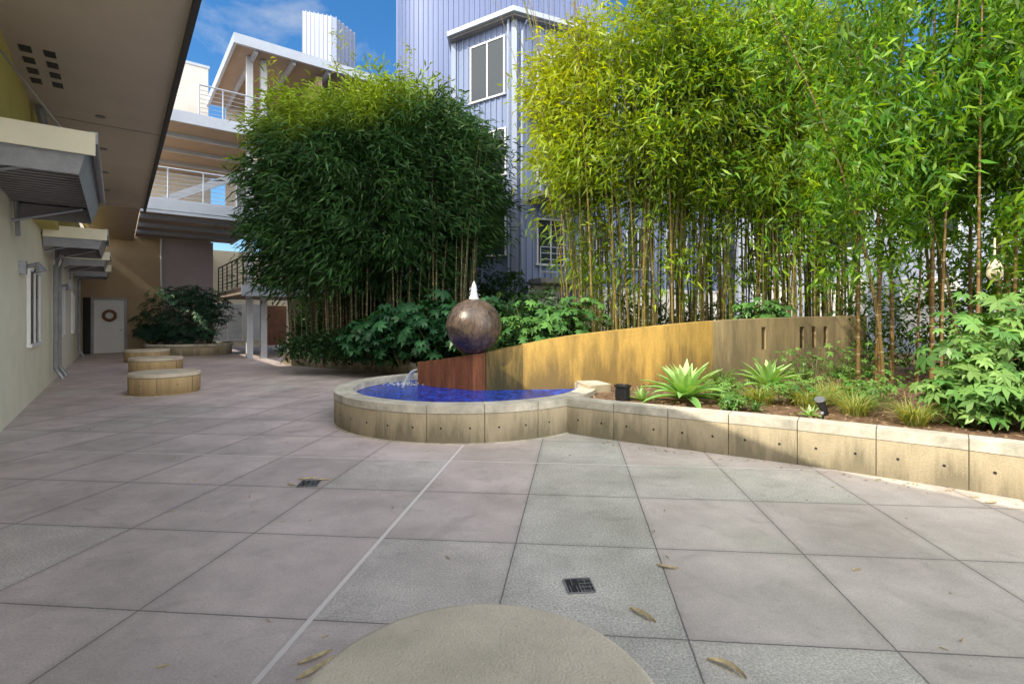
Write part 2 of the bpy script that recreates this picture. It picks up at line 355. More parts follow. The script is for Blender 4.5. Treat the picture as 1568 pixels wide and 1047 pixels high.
b=B(); b.prism([(1.14,7.55),(1.50,7.75),(1.36,8.2),(1.02,8.15)],.0,.51,'conc','cap'); b.build('pool_end_block',pool,bevel=.01)
right=smoothpath([(.72,6.70),(1.3,6.28),(2.04,5.82),(3.13,5.12),(4.23,4.23),(5.1,3.25),(5.8,2.2),(6.3,1.0),(6.5,-.6)])
curb('planter_wall',right,.66,1)
left=smoothpath([(-6.2,21.5),(-7.3,19.2),(-7.7,17.4),(-7.0,16.3),(-5.1,15.1),(-3.3,13.7),(-2.2,11.8),(-1.75,9.9)])
curb('planter_wall',left,.9,1,holes=False)
arc=[(C0.x+math.cos(a)*1.8,C0.y+math.sin(a)*1.8) for a in np.radians(np.linspace(-48,118,30))]
lft=[(p.x+.12,p.y+.1) for p in left][::-1]
rgt=[(p.x+.08,p.y+.12) for p in right][::-1]
poly=arc+lft+[(-6,26),(16,26),(16,-.6)]+rgt
b=B(); b.poly([(x,y,.39) for x,y in poly],'soil')
soil=b.build('garden_bed_soil')
N=6000; x=rng.uniform(.9,8,N); y=rng.uniform(3.5,10,N)
rp=[(p.x,p.y) for p in right]
def inside_bed(px,py):
    j=min(range(0,len(rp)-1),key=lambda i:(rp[i][0]-px)**2+(rp[i][1]-py)**2)
    t=(rp[j+1][0]-rp[j][0],rp[j+1][1]-rp[j][1]); l=math.hypot(*t)
    return ((-t[1])*(px-rp[j][0])+t[0]*(py-rp[j][1]))/l>.28 and (px-C0.x)**2+(py-C0.y)**2>4.05
mask=np.array([inside_bed(a,c) for a,c in zip(x,y)])
P=np.stack([x,y,rng.uniform(.395,.42,N)],1)[mask]; D=rng.normal(size=(len(P),3)); D[:,2]*=.25
leaves('mulch_chips',P,D,rng.uniform(.03,.10,len(P)),rng.uniform(.012,.03,len(P)),greens(len(P),(.17,.10,.06),(.45,.33,.20),.9,.4),'leaf_thick',flat=.5,bend=0)

# ---------------------------------------------------------------- fountain wall and ball
fw=empty('fountain_wall')
path=[(-1.62,8.78,.75),(-1.1,8.42,.84),(-.62,8.12,.93),(-.42,8.12,.955)]
b=B()
def seg(b,p,q,th,zb,k,p_n=None):
    d=Vector((q[0]-p[0],q[1]-p[1])).normalized(); n_=Vector((-d.y,d.x))*th
    P4=[(p[0],p[1]),(q[0],q[1]),(q[0]+n_.x,q[1]+n_.y),(p[0]+n_.x,p[1]+n_.y)]
    b.prism(P4,zb,[p[2],q[2],q[2],p[2]],k)
for i in range(3): seg(b,path[i],path[i+1],.3,.3,'rust')
b.build('rust_steel_spout',fw,bevel=.004)
b=B()
W3=smoothpath([(-.41,8.12,.96),(.3,8.2,1.10),(1.0,8.3,1.22),(2.34,8.55,1.36),(3.7,9.05,1.46),(5.5,9.9,1.52),(7.6,10.9,1.56)],8)
def slotted(p): return any(abs(p-s)<.085 for s in (4.65,5.62,5.95,6.28))
dense=resample([Vector(q) for q in W3],.12)
for i in range(len(dense)-1):
    p,q=dense[i],dense[i+1]; mx=(p.x+q.x)/2; kk='ochredark' if mx<.12 else ('ochre' if mx<3.55 else 'ochre2')
    if slotted(mx):
        seg(b,(p.x,p.y,.92),(q.x,q.y,.92),.22,.3,kk)
        dd=Vector((q[0]-p[0],q[1]-p[1])).normalized(); n_=Vector((-dd.y,dd.x))*.22
        P4=[(p.x,p.y),(q.x,q.y),(q.x+n_.x,q.y+n_.y),(p.x+n_.x,p.y+n_.y)]
        b.prism(P4,1.34,[p[2],q[2],q[2],p[2]],kk)
    else: seg(b,p,q,.22,.3,kk)
b.build('ochre_wall',fw)
ball=empty('stone_ball_fountain'); bc=(-.61,8.22,1.375)
b=B(); prof=[(.444*math.cos(a),bc[2]+.444*math.sin(a)) for a in np.radians(np.linspace(-90,90,40))]
prof=[(max(r,.001),z) for r,z in prof]; b.lathe(bc,prof,'ball',64); b.build('stone_ball',ball,True)
b=B(); b.lathe((bc[0]-.0,bc[1]),[(.09,1.80),(.065,1.85),(.045,1.92),(.048,1.97),(.035,2.03),(.015,2.08),(.001,2.10)],'foam',16)
for i in range(26):
    a=random.random()*6.28; r=random.uniform(.03,.10); z=1.83+random.random()*.16
    b.tube([(bc[0]+r*math.cos(a),bc[1]+r*math.sin(a),z-.008),(bc[0]+r*math.cos(a),bc[1]+r*math.sin(a),z+.008)],.007,'foam',5)
b.build('water_jet',ball,True)
b=B()
for i in range(9):
    o=(i-4)*.018; pts=[]
    for t in np.linspace(0,1,8):
        pts.append((-1.62-.22*t+random.uniform(-.006,.006)+o*.3, 8.78+.04+o+random.uniform(-.01,.01),.62-.27*t*t))
    b.tube(pts,[.014,.015,.014,.013,.014,.016,.02,.03],'foam',6)
for i in range(120):
    a=random.random()*6.28; r=abs(random.gauss(0,.18)); z=.36+random.random()*.05
    b.tube([(-1.85+r*math.cos(a)*1.4,8.8+r*math.sin(a),z-.01),(-1.85+r*math.cos(a)*1.4,8.8+r*math.sin(a),z+.004)],random.uniform(.008,.022),'foam',6)
b.build('water_spout',ball,True)

# ---------------------------------------------------------------- drum seats
def drum(c,r,h=.42):
    e=empty('concrete_drum_seat'); b=B()
    b.lathe(c,[(r-.03,0),(r-.03,.03),(r-.005,.035),(r,h-.085)],'drumside',72); b.build('drum_body',e,True)
    b=B(); b.lathe(c,[(r-.02,h-.085),(r-.012,h-.078),(r+.004,h-.072),(r+.004,h-.012),(r-.004,h-.003),(r-.016,h),(.001,h)],'drum',96)
    b.build('drum_top',e,False)
    b=B()
    for k in range(6):
        a=k*math.pi/3+.4
        b.tube([(c[0]+math.cos(a)*(r-.01),c[1]+math.sin(a)*(r-.01),.2),(c[0]+math.cos(a)*(r+.002),c[1]+math.sin(a)*(r+.002),.2)],.012,'dark',8)
        p=(c[0]+math.cos(a+.5)*(r+.0015),c[1]+math.sin(a+.5)*(r+.0015)); t=Vector((-math.sin(a+.5),math.cos(a+.5)))*.004
        b.prism([(p[0]-t.x,p[1]-t.y),(p[0]+t.x,p[1]+t.y),(p[0]+t.x-math.cos(a+.5)*.02,p[1]+t.y-math.sin(a+.5)*.02),(p[0]-t.x-math.cos(a+.5)*.02,p[1]-t.y-math.sin(a+.5)*.02)],.03,h-.09,'joint')
    b.build('joints',e)
drum((-.095,1.42),.53); drum((-7.08,10.45),.62); drum((-9.9,14.25),.63); drum((-12.75,17.9),.66)

# ---------------------------------------------------------------- drains, litter
def drain(x,y,sz,rot=.1):
    e=empty('floor_drain'); b=B(); h=sz/2
    def R(px,py): return (x+px*math.cos(rot)-py*math.sin(rot),y+px*math.sin(rot)+py*math.cos(rot))
    b.prism([R(-h,-h),R(h,-h),R(h,h),R(-h,h)],.001,.004,'dark')
    def bar(a0,a1,b0,b1): b.prism([R(a0,b0),R(a1,b0),R(a1,b1),R(a0,b1)],.004,.008,'galv')
    for s_ in (-1,1):
        bar(-h,h,s_*h-.004,s_*h+.004); bar(s_*h-.004,s_*h+.004,-h+.005,h-.005)
    for i in range(1,8):
        c=-h+sz*i/8; 
        if i%2: bar(c-.002,c+.002,-h+.005,-.003); bar(.004,h-.005,c-.002,c+.002)
        else: bar(c-.002,c+.002,.003,h-.005); 
    bar(-.003,.003,-h+.005,h-.005)
    b.build('grate',e)
drain(.377,2.87,.15); drain(-1.84,4.65,.17)
lit=[(.66,2.58,.16,-.9),(.93,3.07,.13,-.4),(.93,2.2,.17,-.8),(-.82,2.18,.18,.9),(-.86,2.25,.15,.7),(-1.90,4.75,.16,.3),(-1.99,4.6,.12,-.6),(-1.74,4.74,.12,.1),(-2.2,4.3,.06,2),(3.9,4.15,.12,.2),(4.1,4.05,.10,-.3),(-1.5,2.2,.05,.4),(2.05,3.05,.07,.3),(1.0,3.6,.05,1.2),(-.4,3.2,.05,2.2)]
for i in range(90): lit.append((random.uniform(-7,5),random.uniform(2,12),random.uniform(.012,.045),random.uniform(0,6.28)))
for i in range(80):
    q=random.choice(rp[10:60]); lit.append((q[0]-abs(random.gauss(0,.12))-.03,q[1]-abs(random.gauss(0,.12))-.03,random.uniform(.02,.06),random.uniform(0,6.28)))
b=B()
for (x,y,l,a) in lit:
    if (x-C0.x)**2+(y-C0.y)**2<4.3: continue
    d=Vector((math.cos(a),math.sin(a))); n_=Vector((-d.y,d.x)); w=l*.085; prev=None; cv=random.uniform(-.25,.25)*l
    for t,ww in ((0,.15),(.25,.9),(.55,1),(.8,.6),(1,.05)):
        c=Vector((x,y))+d*l*(t-.5)+n_*cv*(t-.5)**2*4; z=.006+.008*math.sin(t*3.1)*(l/.15)
        cur=[(c.x+n_.x*w*ww,c.y+n_.y*w*ww,z+.008*(l/.15)),(c.x,c.y,max(z-.004,.004)),(c.x-n_.x*w*ww,c.y-n_.y*w*ww,z+.005*(l/.15))]
        if prev:
            b.poly([prev[0],prev[1],cur[1],cur[0]],'dryleaf'); b.poly([prev[1],prev[2],cur[2],cur[1]],'dryleaf')
        prev=cur
b.build('fallen_leaves')

# ---------------------------------------------------------------- windows
def window(b,p,q,z0,z1,cols=2,off=.02,fr='frame',gl='glass',fw_=.055):
    P_,Q_=Vector(p),Vector(q); d=(Q_-P_).normalized(); n_=Vector((d.y,-d.x)); L_=(Q_-P_).length
    def bx(a0,a1,n0,n1,za,zb,k):
        A=P_+d*a0; C=P_+d*a1
        b.prism([tuple(A+n_*n0),tuple(C+n_*n0),tuple(C+n_*n1),tuple(A+n_*n1)],za,zb,k)
    bx(fw_,L_-fw_,off-.05,off+.005,z0+fw_,z1-fw_,gl)
    bx(0,L_,-.05,off+.03,z1-fw_,z1,fr); bx(-.04,L_+.04,-.05,off+.05,z0,z0+fw_,fr)
    bx(0,fw_,-.05,off+.025,z0+fw_,z1-fw_,fr); bx(L_-fw_,L_,-.05,off+.025,z0+fw_,z1-fw_,fr)
    for i in range(1,cols):
        c=L_*i/cols; bx(c-fw_*.4,c+fw_*.4,-.05,off+.02,z0+fw_,z1-fw_,fr)
def seam_wall(b,path,z0,z1,k,sp=.3,d=.03,w=.04):
    pts=resample([Vector(p) for p in path],sp)
    for i in range(len(pts)-1):
        p,q=pts[i],pts[i+1]; t=(q-p).normalized(); n_=Vector((t.y,-t.x))
        A=[p+n_*0,p+t*(sp-w*1.6),p+t*(sp-w*1.3)+n_*d,p+t*(sp-w*.3)+n_*d,q]
        za,zb=(z1 if not callable(z1) else z1(p)),(z1 if not callable(z1) else z1(q))
        for u,v_ in zip(A[:-1],A[1:]):
            b.poly([(u.x,u.y,z0),(v_.x,v_.y,z0),(v_.x,v_.y,zb),(u.x,u.y,za)],k)

# ---------------------------------------------------------------- left building
lb=empty('stucco_apartment_building')
b=B()
b.st(-12,28,-4.5,-1.23,0,3.3,'cream'); b.st(-12,28.0,-4.5,-.95,3.3,4.45,'olive')
b.st(5,12,-11,-4.5,0,4.0,'cream')
b.build('walls',lb)
b=B(); b.st(-12,17,-4.8,.55,4.45,4.48,'soffit'); b.st(-12,17.03,-4.8,.53,4.482,4.52,'darkmetal'); b.st(-12,17.05,.55,.60,4.36,4.52,'darkmetal'); b.build('roof_eave',lb)
b=B(); b.st(8.8,16.5,-7,-1.4,4.52,12.9,'cream'); b.build('unseen_shade_block',lb)  # unseen tall block, added to cast shade on the left bamboo
b=B()
for i in range(4):
    for j in range(2): b.st(7.6+i*.32,7.76+i*.32,-.85+j*.2,-.75+j*.2,4.44,4.455,'darkmetal')
for s_ in (9.6,11.4,13.2,15): b.tube([(*W(s_,-.2),4.455),(*W(s_,-.2),4.435)],.06,'canopy',12)
for s_ in (3,10,16.8): b.st(s_,s_+.012,-.94,.55,4.446,4.455,'joint')
b.build('soffit_vents',lb)
b=B()
for s0,s1 in ((12.0,13.5),(18.2,19.4),(22.5,23.6),(7.6,8.8)): window(b,W(s0,-1.23),W(s1,-1.23),1.0,2.38,2,fr='white')
b.build('windows',lb)
b=B()
for s_ in (15.6,16.5,24.5):
    b.tube([(*W(s_,-1.02),2.95),(*W(s_,-1.12),2.7),(*W(s_,-1.12),.35),(*W(s_,-1.0),.12)],.045,'galv',8)
b.tube([(*W(9.5,-.85),4.4),(*W(10.2,-.8),3.95),(*W(10.2,-.8),3.5)],.05,'galv',8)
for s_ in (11.1,17.4):
    b.st(s_-.08,s_+.08,-1.23,-1.14,2.2,2.4,'galv'); b.tube([(*W(s_,-1.14),2.32),(*W(s_,-1.02),2.36),(*W(s_,-.98),2.24)],[.03,.05,.09],'galv',10)
b.build('downpipes_and_lamps',lb)
def canopy(s0,s1):
    e=empty('entrance_canopy'); b=B(); to=-.32
    b.st(s0,s1,-1.23,to,3.22,3.26,'canopy')
    for (A,Bq,C,D_) in (((s0,-1.2),(s0,to),(s0-.1,to+.1),(s0-.1,-1.2)),((s0,to),(s1,to),(s1+.1,to+.1),(s0-.1,to+.1)),((s1,to),(s1,-1.2),(s1+.1,-1.2),(s1+.1,to+.1))):
        b.poly([(*W(*A),2.98),(*W(*Bq),2.98),(*W(*C),3.34),(*W(*D_),3.34)],'galv')
        b.poly([(*W(*A),2.98),(*W(*Bq),2.98),(*W(*Bq),3.2),(*W(*A),3.2)],'canopy')
    b.st(s0-.14,s1+.14,-1.2,to+.14,3.34,3.37,'galv'); b.st(s0-.16,s0-.14,-1.2,to+.14,3.16,3.39,'cream')
    b.st(s0-.16,s1+.14,to+.14,to+.16,3.28,3.40,'galv')
    n=int((s1-s0)/.16)
    for i in range(n): b.st(s0+.05+i*.16,s0+.13+i*.16,-1.2,to-.01,3.195,3.219,'canopy')
    for s_ in (s0+.25,s1-.25):
        b.tube([(*W(s_,-1.2),2.9),(*W(s_,to-.1),3.16)],.025,'galv',6)
        b.tube([(*W(s_,-.95),4.2),(*W(s_,to-.1),3.42)],.012,'galv',6)
    b.tube([(*W(s0-.1,to+.12),3.39),(*W(s1+.1,to+.12),3.39)],.03,'steel',6)
    b.tube([(*W(s1-.1,-1.18),3.4),(*W(s1-.1,-1.15),2.7)],.03,'galv',6)
    b.build('canopy_frame',e)
canopy(6.9,10.4); canopy(14.1,16.4); canopy(18.8,20.8); canopy(23.3,25)

# ---------------------------------------------------------------- balcony building
bb=empty('balcony_apartment_building')
b=B()
b.st(28,28.3,-4.5,1.6,0,5.1,'tan'); b.st(28,28.3,1.6,3.6,0,5.1,'mauve')
b.st(28,28.3,-4.5,3.5,5.1,8.2,'creamlit'); b.st(28,28.3,-4.5,3.4,8.2,13.3,'creamlit'); b.st(27.95,28.35,-4.6,3.45,13.3,13.42,'steel')
b.st(31,31.2,2.5,14,0,5.1,'beige'); b.st(28.3,31,3.4,3.6,0,5.1,'beige')
b.st(26.4,26.6,3.9,14,5.4,11.1,'creamlit'); b.st(24,24.2,6.2,14,0,11.1,'mauve')
b.st(20.6,26.5,6.2,6.4,5.4,11.0,'tan')
b.build('walls',bb)
b=B()
def slab(s0,s1,t0,t1,z,k='soffit2'):
    b.st(s0+.1,s1,t0+.05,t1-.1,z-.28,z-.02,k); b.st(s0,s0+.1,t0,t1,z-.34,z,'steel'); b.st(s0+.1,s1,t1-.1,t1,z-.34,z,'steel'); b.st(s0+.02,s0+.05,t0,t1,z,z+.05,'steel')
b.st(17.06,28,-1.0,.55,4.9,5.1,'soffit2')
slab(20.3,28,.55,4.4,5.4); slab(20.3,27.9,-.9,4.4,8.4)
slab(20.3,26.4,3.5,8.5,2.65)
b.st(20.1,26.8,3.3,9,11.22,11.3,'soffit2'); b.st(20.0,20.12,3.2,9.1,11.1,11.45,'steel'); b.st(20.12,26.9,3.2,3.3,11.1,11.45,'steel'); b.st(20.12,26.9,3.3,9.1,11.3,11.42,'steel')
for t_ in (3.9,5.2,6.5,7.8): b.st(20.2,26.5,t_,t_+.1,11.0,11.22,'steel')
b.st(20.32,20.4,.55,4.4,4.95,5.05,'steel')
for s_ in (21.8,23.8,25.8): b.st(s_,s_+.12,.6,4.25,4.98,5.12,'steel'); b.st(s_,s_+.12,-.6,4.25,7.98,8.12,'steel')
b.build('balcony_slabs_and_roof',bb)
b=B()
for t_ in (3.78,4.26): b.st(20.95,21.16,t_,t_+.21,0,11.2,'frame')
for t_ in (8.0,8.4): b.st(21.0,21.17,t_,t_+.17,0,11.2,'frame')
b.build('columns',bb)
b=B()
def rail(s0,t0,s1,t1,z,n,k='steel'):
    p,q=Vector(W(s0,t0)),Vector(W(s1,t1))
    for i in range(n+1):
        c=p.lerp(q,i/n); b.tube([(c.x,c.y,z),(c.x,c.y,z+1.07)],.025,k,5)
    for zz,r in [(1.07,.03)]+[(h_,.010) for h_ in (.15,.3,.45,.6,.75,.9)]:
        b.tube([(p.x,p.y,z+zz),(q.x,q.y,z+zz)],r,k,5)
rail(20.36,.3,20.36,4.35,5.4,4); rail(20.36,4.35,24,4.35,5.4,3)
rail(20.36,2.2,20.36,4.35,8.4,3); rail(20.36,4.35,24,4.35,8.4,2)
rail(20.36,3.55,20.36,8.4,2.65,5,'black'); rail(20.36,3.55,26,3.55,2.65,5,'black')
b.prism([W(22,1.2),W(22,3.8),W(22.1,3.8),W(22.1,1.2)],[5.5,6.9,6.9,5.5],[5.8,7.2,7.2,5.8],'steel')
b.build('railings',bb)
b=B()
window(b,W(28,2.5),W(28,3.2),9.6,10.9,1); window(b,W(26.4,4.3),W(26.4,5.6),6.2,7.6,2); window(b,W(26.4,4.3),W(26.4,5.6),9.1,10.4,2)
window(b,W(31,3.9),W(31,5.4),.3,2.3,2,fr='white',gl='palepane'); window(b,W(31,5.5),W(31,6.3),.3,2.3,1,fr='white',gl='palepane'); window(b,W(24,6.5),W(24,7.4),.9,2.2,1)
b.st(30.9,31,6.6,7.6,0,2.2,'brown')
b.tube([(*W(27.9,1.55),5.1),(*W(27.9,1.55),2.5)],.04,'white',6)
b.build('windows_and_doors',bb)
d=empty('entrance_door'); b=B(); b.st(27.93,27.99,-.8,.22,0.02,2.28,'white'); 
b.st(27.9,28.01,-.9,-.8,0,2.38,'canopy'); b.st(27.9,28.01,.22,.32,0,2.38,'canopy'); b.st(27.9,28.01,-.8,.22,2.28,2.38,'canopy')
b.st(27.9,28.01,-1.15,-.9,0,2.38,'dark'); b.tube([(*W(27.9,.12),1.0),(*W(27.85,.12),1.0)],.04,'galv',8); b.build('door_leaf',d)
b=B(); c=Vector((*W(27.88,-.28),1.62)); bx=Vector((CS,SN,0)); pts=[c+bx*.2*math.cos(a)+Vector((0,0,.2*math.sin(a))) for a in np.linspace(0,6.283,20)]
b.tube(pts,.07,'brown',6); b.build('door_wreath',d)

# ---------------------------------------------------------------- metal buildings
tb=empty('tall_metal_building'); b=B()
cp=smoothpath([(-5.0,24.5),(-5.15,23.0),(-4.7,22.0),(-3.2,21.4),(0,21.1),(4,21.3)])
seam_wall(b,cp,0,17.5,'blue',.22,.03,.05)
b.build('curved_siding',tb)
b=B(); b.prism([(-4.9,24.6),(-4.6,22.3),(-3.2,21.7),(0,21.4),(4,21.6),(4,30),(-4.9,30)],0,17.4,'blue2'); b.build('core',tb)
sb=empty('metal_stair_tower'); b=B()
seam_wall(b,[(-11.1,29),(-11.0,26.8),(-9.1,26.3),(-8.3,27.6)],9,lambda p: 17.6-.33*(p.x+11),'blue2',.25,.03,.05)
b.prism([(-10.9,26.95),(-9.1,26.5),(-8.45,27.65),(-10.8,29)],0,[17.4,16.8,16.5,17.4],'blue2'); b.build('tower',sb)
mb=empty('blue_metal_apartment_building'); b=B()
c0,cl,cr=(.1,17.0),(-2.1,18.5),(9.0,21.2)
seam_wall(b,[cl,c0],0,11.45,'blueb',.24,.035,.05); seam_wall(b,[c0,cr],0,11.45,'blueb',.24,.035,.05)
b.prism([(-2.0,18.6),(.12,17.1),(8.9,21.3),(6,26),(-2,26)],0,11.4,'blue2'); b.build('siding',mb)
b=B(); 
b.prism([(-2.3,18.1),(.05,16.55),(9.4,20.9),(9,26),(-2.3,26)],11.46,11.62,'steel')
b.prism([(-2.2,18.2),(.06,16.7),(9.2,20.9),(9,26),(-2.2,26)],11.40,11.46,'canopy')
b.wall((-.02,16.98),(.16,16.93),.1,0,11.4,'blue2'); b.wall((-2.2,18.5),(-2.02,18.38),.1,0,11.4,'blue2')
b.tube([(.5,17.0,11.4),(.35,16.95,11.0),(.3,16.95,.5)],.05,'blue2',8); b.tube([(-.12,16.98,11.4),(-.12,16.98,.5)],.04,'blue2',6)
b.build('roof_and_trim',mb)
b=B(); L0=Vector(cl); L1=Vector(c0); R1=Vector(cr)
def lw(f0,f1,z0,z1,c_=2): window(b,L0.lerp(L1,f0),L0.lerp(L1,f1),z0,z1,c_,off=.05,fr='white')
lw(.30,.86,9.0,11.0); lw(.50,.88,6.3,7.9); lw(.45,.88,3.6,5.1); 
for f0 in (.08,.27,.46,.65,.84):
    for z0 in (3.3,6.1,8.9):
        window(b,L1.lerp(R1,f0),L1.lerp(R1,f0+.11),z0,z0+1.6,2,off=.05)
    window(b,L1.lerp(R1,f0-.03),L1.lerp(R1,f0+.13),.5,2.6,3,off=.05,fr='white',gl='palepane')
b.build('windows',mb)
b=B()
for z_ in (2.8,5.6,8.4):
    q0,q1=L1.lerp(R1,.05),L1.lerp(R1,.3); n_=Vector((.42,-.9)); 
    b.prism([tuple(q0),tuple(q1),tuple(q1+n_*.9),tuple(q0+n_*.9)],z_-.15,z_,'canopy')
    for zz in (.2,.4,.6,.8,1.0): b.tube([(*(q0+n_*.88),z_+zz),(*(q1+n_*.88),z_+zz)],.015,'steel',5); 
    for i in range(5):
        c=(q0+n_*.88).lerp(q1+n_*.88,i/4); b.tube([(c.x,c.y,z_),(c.x,c.y,z_+1)],.02,'steel',5)
b.build('balconies',mb)
rb=empty('grey_apartment_building'); b=B()
b.prism([(9.3,21),(15.5,13),(19,4),(30,6),(30,30),(9.3,30)],0,6.6,'bldg'); b.prism([(9.0,20.8),(15.2,12.8),(18.7,3.8),(30,6),(30,30.2),(9.0,30.2)],6.6,6.8,'steel'); b.build('walls',rb)
b=B()
for (p,q) in (((9.3,21),(15.5,13)),((15.5,13),(19,4))):
    p,q=Vector(p),Vector(q)
    for f0 in (.06,.3,.54,.78):
        for z0 in (.9,3.9): window(b,p.lerp(q,f0),p.lerp(q,f0+.15),z0,z0+1.9,2,off=.03,fr='white',gl='palepane' if z0<1 else 'glass')
b.build('windows',rb)

# ---------------------------------------------------------------- bamboo
def culms(name,bases,heights,lean,r0,colA,colB,parent,n=5,seg=9):
    V=[];F=[];C=[];paths=[]
    for (bx,by),h,(lx,ly) in zip(bases,heights,lean):
        o=len(V); f_=random.random(); col=np.array(colA)*(1-f_)+np.array(colB)*f_; pl=[]; r_=r0*random.uniform(.55,1.25)
        for i in range(seg+1):
            t=i/seg; x=bx+lx*t**1.8; y=by+ly*t**1.8; z=.35+(h-.35)*t; pl.append((x,y,z)); r=r_*(1-.75*t)
            for j in range(n):
                a=6.283*j/n; V.append((x+r*math.cos(a),y+r*math.sin(a),z)); C.append(col)
        for i in range(seg):
            for j in range(n): F.append((o+i*n+j,o+i*n+(j+1)%n,o+(i+1)*n+(j+1)%n,o+(i+1)*n+j))
        paths.append(np.array(pl))
    colmesh(name,V,F,np.array(C),'culm',parent,True); return paths
lg=empty('bamboo_grove')
bases=[];H=[];LN=[]
for i in range(120):
    bx=random.uniform(-6.3,-1.0); by=14.4+ (-.25)*(bx+3.5)+random.uniform(-.9,1.3); bases.append((bx,by)); H.append(random.uniform(5.6,6.8)); LN.append(((bx+3.5)*.16+random.uniform(-.3,.3),random.uniform(-.3,.5)))
culms('culms',bases,H,LN,.03,(.07,.085,.03),(.17,.13,.07),lg)
N=36000; P=rng.uniform([-7.9,12.2,1.6],[.2,17.2,9.0],size=(N,3))
cx,cz=-3.7,4.9
e=((np.abs((P[:,0]-cx))/3.35)**3.4+(np.abs(P[:,1]-14.6)/2.2)**2.6)
top=7.70+.50*vnoise(P*[1,1,0],2.6,3)-.30*np.abs((P[:,0]-cx)/3.4)**2.5
bot=2.5+.7*vnoise(P*[1,1,0],1.7,5)-.5*np.clip(-(P[:,0]+5)/2,0,1)+.5*np.clip((P[:,0]+2)/2,0,1)
rz=np.where(P[:,2]>cz,(P[:,2]-cz)/(top-cz),(cz-P[:,2])/(cz-bot))
lump=vnoise(P,2.9,9)
e2=e+np.abs(rz)**4+.50*lump
cl_=vnoise(P,4.5,11)
keep=(e2<1)&(e2>.0)&(cl_+e2*.25>-.5)&(P[:,1]<16.2)
P=P[keep]; n_l=8
out=nrm((P-[cx,14.6,3.5])*[1,1,.4])
LP,LD=sprays(P,out,n_l,.17,.65)
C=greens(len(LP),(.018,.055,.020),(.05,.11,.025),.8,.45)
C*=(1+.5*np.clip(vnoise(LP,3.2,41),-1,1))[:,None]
tf=np.clip((LP[:,2]-6.6+.6*vnoise(LP,1.8,2)-(LP[:,0]+3.5)*.24)/.9,0,1)[:,None]; C=C*(1-tf)+np.array((.20,.29,.02))*tf*(.5+.9*rng.random((len(LP),1)))  # sunlit yellow of the top and upper left painted into the leaf colour
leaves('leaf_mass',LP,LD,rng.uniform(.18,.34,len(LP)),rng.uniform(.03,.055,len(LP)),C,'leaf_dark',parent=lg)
tp=[];
for (x,z,y) in ((-6.6,8.6,14),(-4.9,9.6,14.5),(-2.95,9.2,14.3)):
    for k in range(24): tp.append((x+random.gauss(0,.07),y+random.gauss(0,.07),z-1.6*random.random()))
tp=np.array(tp); a,bb2=sprays(tp,nrm(rng.normal(size=(len(tp),3))),3,.05,.0); leaves('tall_shoots',a,bb2,.2,.035,greens(len(a),(.2,.24,.03),(.3,.3,.05),.8,.3),parent=lg)

rg=empty('bamboo_grove')
bases=[];H=[];LN=[]
for i in range(190):
    bx=1.1+7.2*random.random(); by=10.1+.42*(bx-1)*.6+abs(random.gauss(0,.9)); bases.append((bx,by)); H.append(random.uniform(7.0,10)); LN.append((random.uniform(-.9,.7)-(.7 if bx<2.5 else 0),random.uniform(-.9,.5)))
paths=culms('culms',bases,H,LN,.026,(.085,.11,.022),(.26,.18,.055),rg)
cen=[];
for pl in paths:
    for k in range(95):
        t=random.random()**.62; i=min(int(t*9),8); f=t*9-i; p=pl[i]*(1-f)+pl[i+1]*f
        if p[2]<2.0: continue
        if p[2]<4.0 and random.random()>.22: continue
        if p[2]>8.6: continue
        a=random.random()*6.28; r=random.uniform(.08,.8)*(1.0 if p[2]>4 else .7)
        cen.append((p[0]+r*math.cos(a),p[1]+r*math.sin(a)*1.0,p[2]+random.uniform(-.2,.25)))
P=np.array(cen)
cl_=vnoise(P,2.6,21); keep=(cl_>-.5)
xlim=.32+.35*vnoise(P*[0,0,1],1.5,4)+np.clip(4.2-P[:,2],0,9)*.25+np.clip(P[:,2]-6.5,0,9)*1.1
keep&=P[:,0]>xlim; P=P[keep]
out=nrm((P-[4.5,12.2,4])*[.6,1,.2]+rng.normal(size=P.shape)*1.0)
LP,LD=sprays(P,out,9,.13,.55)
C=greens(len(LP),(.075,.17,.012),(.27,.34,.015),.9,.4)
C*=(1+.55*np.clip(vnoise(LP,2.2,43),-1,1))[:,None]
yf=np.clip((3.0-LP[:,0])/2.4,0,1)[:,None]*np.clip((LP[:,2]-3)/3,0,1)[:,None]; C=C*(1-yf*.6)+np.array((.42,.45,.015))*yf*.6  # backlit glow of the left edge painted into the leaf colour
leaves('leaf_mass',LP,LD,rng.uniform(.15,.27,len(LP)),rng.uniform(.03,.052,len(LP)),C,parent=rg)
ng=empty('bamboo_grove')
bases=[];H=[];LN=[]
for i in range(30):
    bx=random.uniform(5.6,8.8); by=7.0+random.uniform(-.4,1.6); bases.append((bx,by)); H.append(random.uniform(6.5,8.6)); LN.append((random.uniform(-2.0,.4),random.uniform(-.9,.4)))
paths=culms('culms',bases,H,LN,.034,(.10,.09,.03),(.28,.15,.06),ng)
cen=[]
for pl in paths:
    for k in range(270):
        t=random.random()**.8; i=min(int(t*9),8); f=t*9-i; p=pl[i]*(1-f)+pl[i+1]*f
        if p[2]<2.2 or p[2]>6.7: continue
        if p[2]<3 and random.random()<.45: continue
        a=random.random()*6.28; r=random.uniform(.1,1.5); cen.append((p[0]+r*math.cos(a)-.3,p[1]+r*math.sin(a)-.2,p[2]+random.uniform(-.3,.2)))
P=np.array(cen); P=P[(vnoise(P,2.4,31)>-.25)&(P[:,0]>3.5+.4*vnoise(P,2,8))]
out=nrm(rng.normal(size=P.shape)*[1,1,.4]); LP,LD=sprays(P,out,9,.10,.8)
C=greens(len(LP),(.05,.16,.015),(.22,.35,.025),.9,.4)
C*=(1+.55*np.clip(vnoise(LP,2.6,47),-1,1))[:,None]
